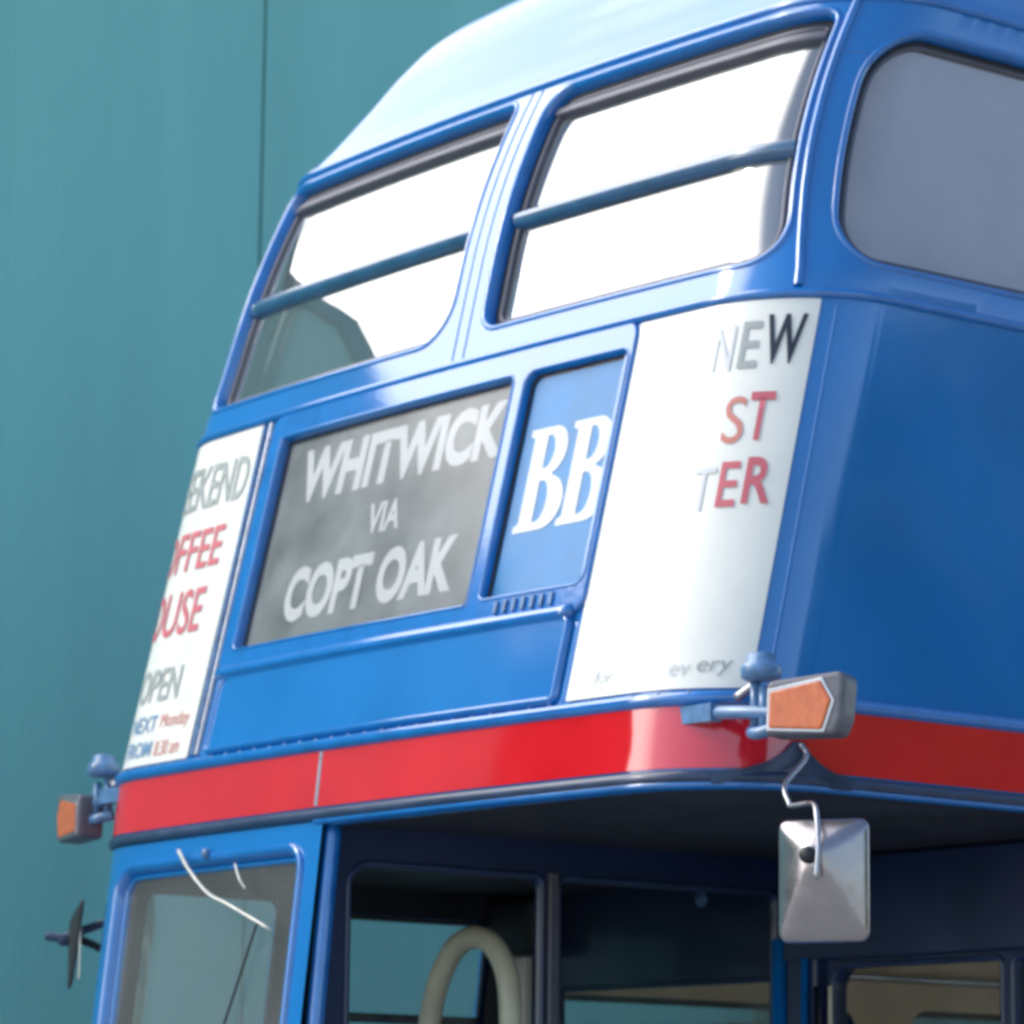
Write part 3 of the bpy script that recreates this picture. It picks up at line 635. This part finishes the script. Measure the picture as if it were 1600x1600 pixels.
# ---- upper deck interior
box('upper_floor', (-1.16, .35, 2.50), (1.16, 6.4, 2.54), 'floor', bus)
def iroof():
    uu = [a for a in us_all if -6.3 < a < 6.3]; vv = [3.45, 3.5] ; vv = [4.16 + (VMAX - 4.16) * i / 10 for i in range(10)]
    V = [S(a, b, -.05) for a in uu for b in vv]; n = len(vv)
    me = bpy.data.meshes.new('upper_ceiling'); me.from_pydata(V, [], [(i * n + j, i * n + j + 1, (i + 1) * n + j + 1, (i + 1) * n + j) for i in range(len(uu) - 1) for j in range(n - 1)]); me.update(); smooth(link('upper_ceiling', me, 'ceil', bus))
iroof()
sheet('front_lining', rrect(-1.3, 1.3, 2.56, 3.50, .002, .06), [], -.06, 'tan', bus)
box('rear_wall', (-1.15, 6.36, 2.54), (1.15, 6.40, 4.40), 'tan', bus)
for k in range(5):
    for s in (-1, 1):
        y = 1.3 + k * .85; st = box('upper_seat', (s * .68 - .42, y, 2.95), (s * .68 + .42, y + .10, 3.52), 'seat', bus, .04)
        tube('seat_rail', [(s * .68 - .38, y + .05, 3.45), (s * .68 - .36, y + .05, 3.57), (s * .68 + .36, y + .05, 3.57), (s * .68 + .38, y + .05, 3.45)], .012, 'steel', st)

# ================================================================== BUILDING behind
bd = empty('clad_building', (-4, 8, 0)); bd['label'] = 'tall teal ribbed metal clad building wall beside the bus'; bd['category'] = 'building'
YE = -3.8; HB = 5.12   # the wall top climbs away from the camera like a gable
def HT(y): return HB + .145 * (y - YE)
def bpart(name, lo, hi, mt, bev=0):
    o = box(name, lo, hi, mt, None, bev)
    for v in o.data.vertices: v.co -= Vector(bd.location)
    o.parent = bd; return o
ys = [YE, -3.59, -.59, 2.408, 5.41, 8.41, 11.41, 14.41, 17.41, 20.41]
for a, b in zip(ys, ys[1:]):
    o = bpart('wall_panel', (-4.06, a + .006, .3), (-4.0, b - .006, HB), 'teal')
    for v in o.data.vertices:
        if v.co.z > 1: v.co.z = HT(v.co.y + 8)
o = bpart('wall_backing', (-9.0, YE + .02, 0), (-4.062, 20.4, HB - .03), 'teal_edge')
for v in o.data.vertices:
    if v.co.z > 1: v.co.z = HT(v.co.y + 8) - .03
bpart('plinth', (-4.05, YE, 0), (-3.97, 20.41, .3), 'housing')
o = bpart('coping', (-4.14, YE - .02, HB), (-3.96, 20.43, HB + .09), 'teal_edge')
for v in o.data.vertices: v.co.z += HT(v.co.y + 8) - HB

# ================================================================== unseen woods outside the picture, added for the paint to mirror
import random
def wood(name, label, c, along, n, dist_h, seed):
    random.seed(seed); bm = bmesh.new(); al = Vector(along)
    for i in range(n):
        t_ = random.uniform(-1, 1); h = dist_h * random.uniform(.82, 1.06); z = h * sqrt(random.random()); r = random.uniform(.7, 1.7) * (1.5 if z < h * .6 else .8)
        p = Vector(c) + al * t_ + Vector((random.uniform(-1.5, 1.5), random.uniform(-1.5, 1.5), z - r * .6))
        rg = bmesh.ops.create_icosphere(bm, subdivisions=1, radius=r)
        for v in rg['verts']: v.co = Vector([v.co[k] * random.uniform(.7, 1.3) for k in range(3)]) + p
    me = bpy.data.meshes.new(name); bm.to_mesh(me); bm.free(); o = link(name, me, 'leaf'); o['kind'] = 'stuff'; o['label'] = label; o['category'] = 'unseen_woodland'
M['leaf'] = mat('dark_foliage', (.035, .06, .02), .7, var=.4, vscale=1.5)
wood('unseen_woodland', 'unseen dark green wood added to darken reflections in the nearside paint', (33, 27, 0), (-9, 15, 0), 900, 14.0, 3)
wood('unseen_woodland', 'unseen dark green wood in front of the bus, mirrored in the paint', (-23.5, -18.5, 0), (-4.5, 5.0, 0), 380, 17.6, 8)

# ================================================================== GROUND
bm = bmesh.new(); bmesh.ops.create_grid(bm, x_segments=40, y_segments=40, size=1500); me = bpy.data.meshes.new('ground'); bm.to_mesh(me); bm.free()
g = link('ground', me, 'ground'); g['kind'] = 'structure'
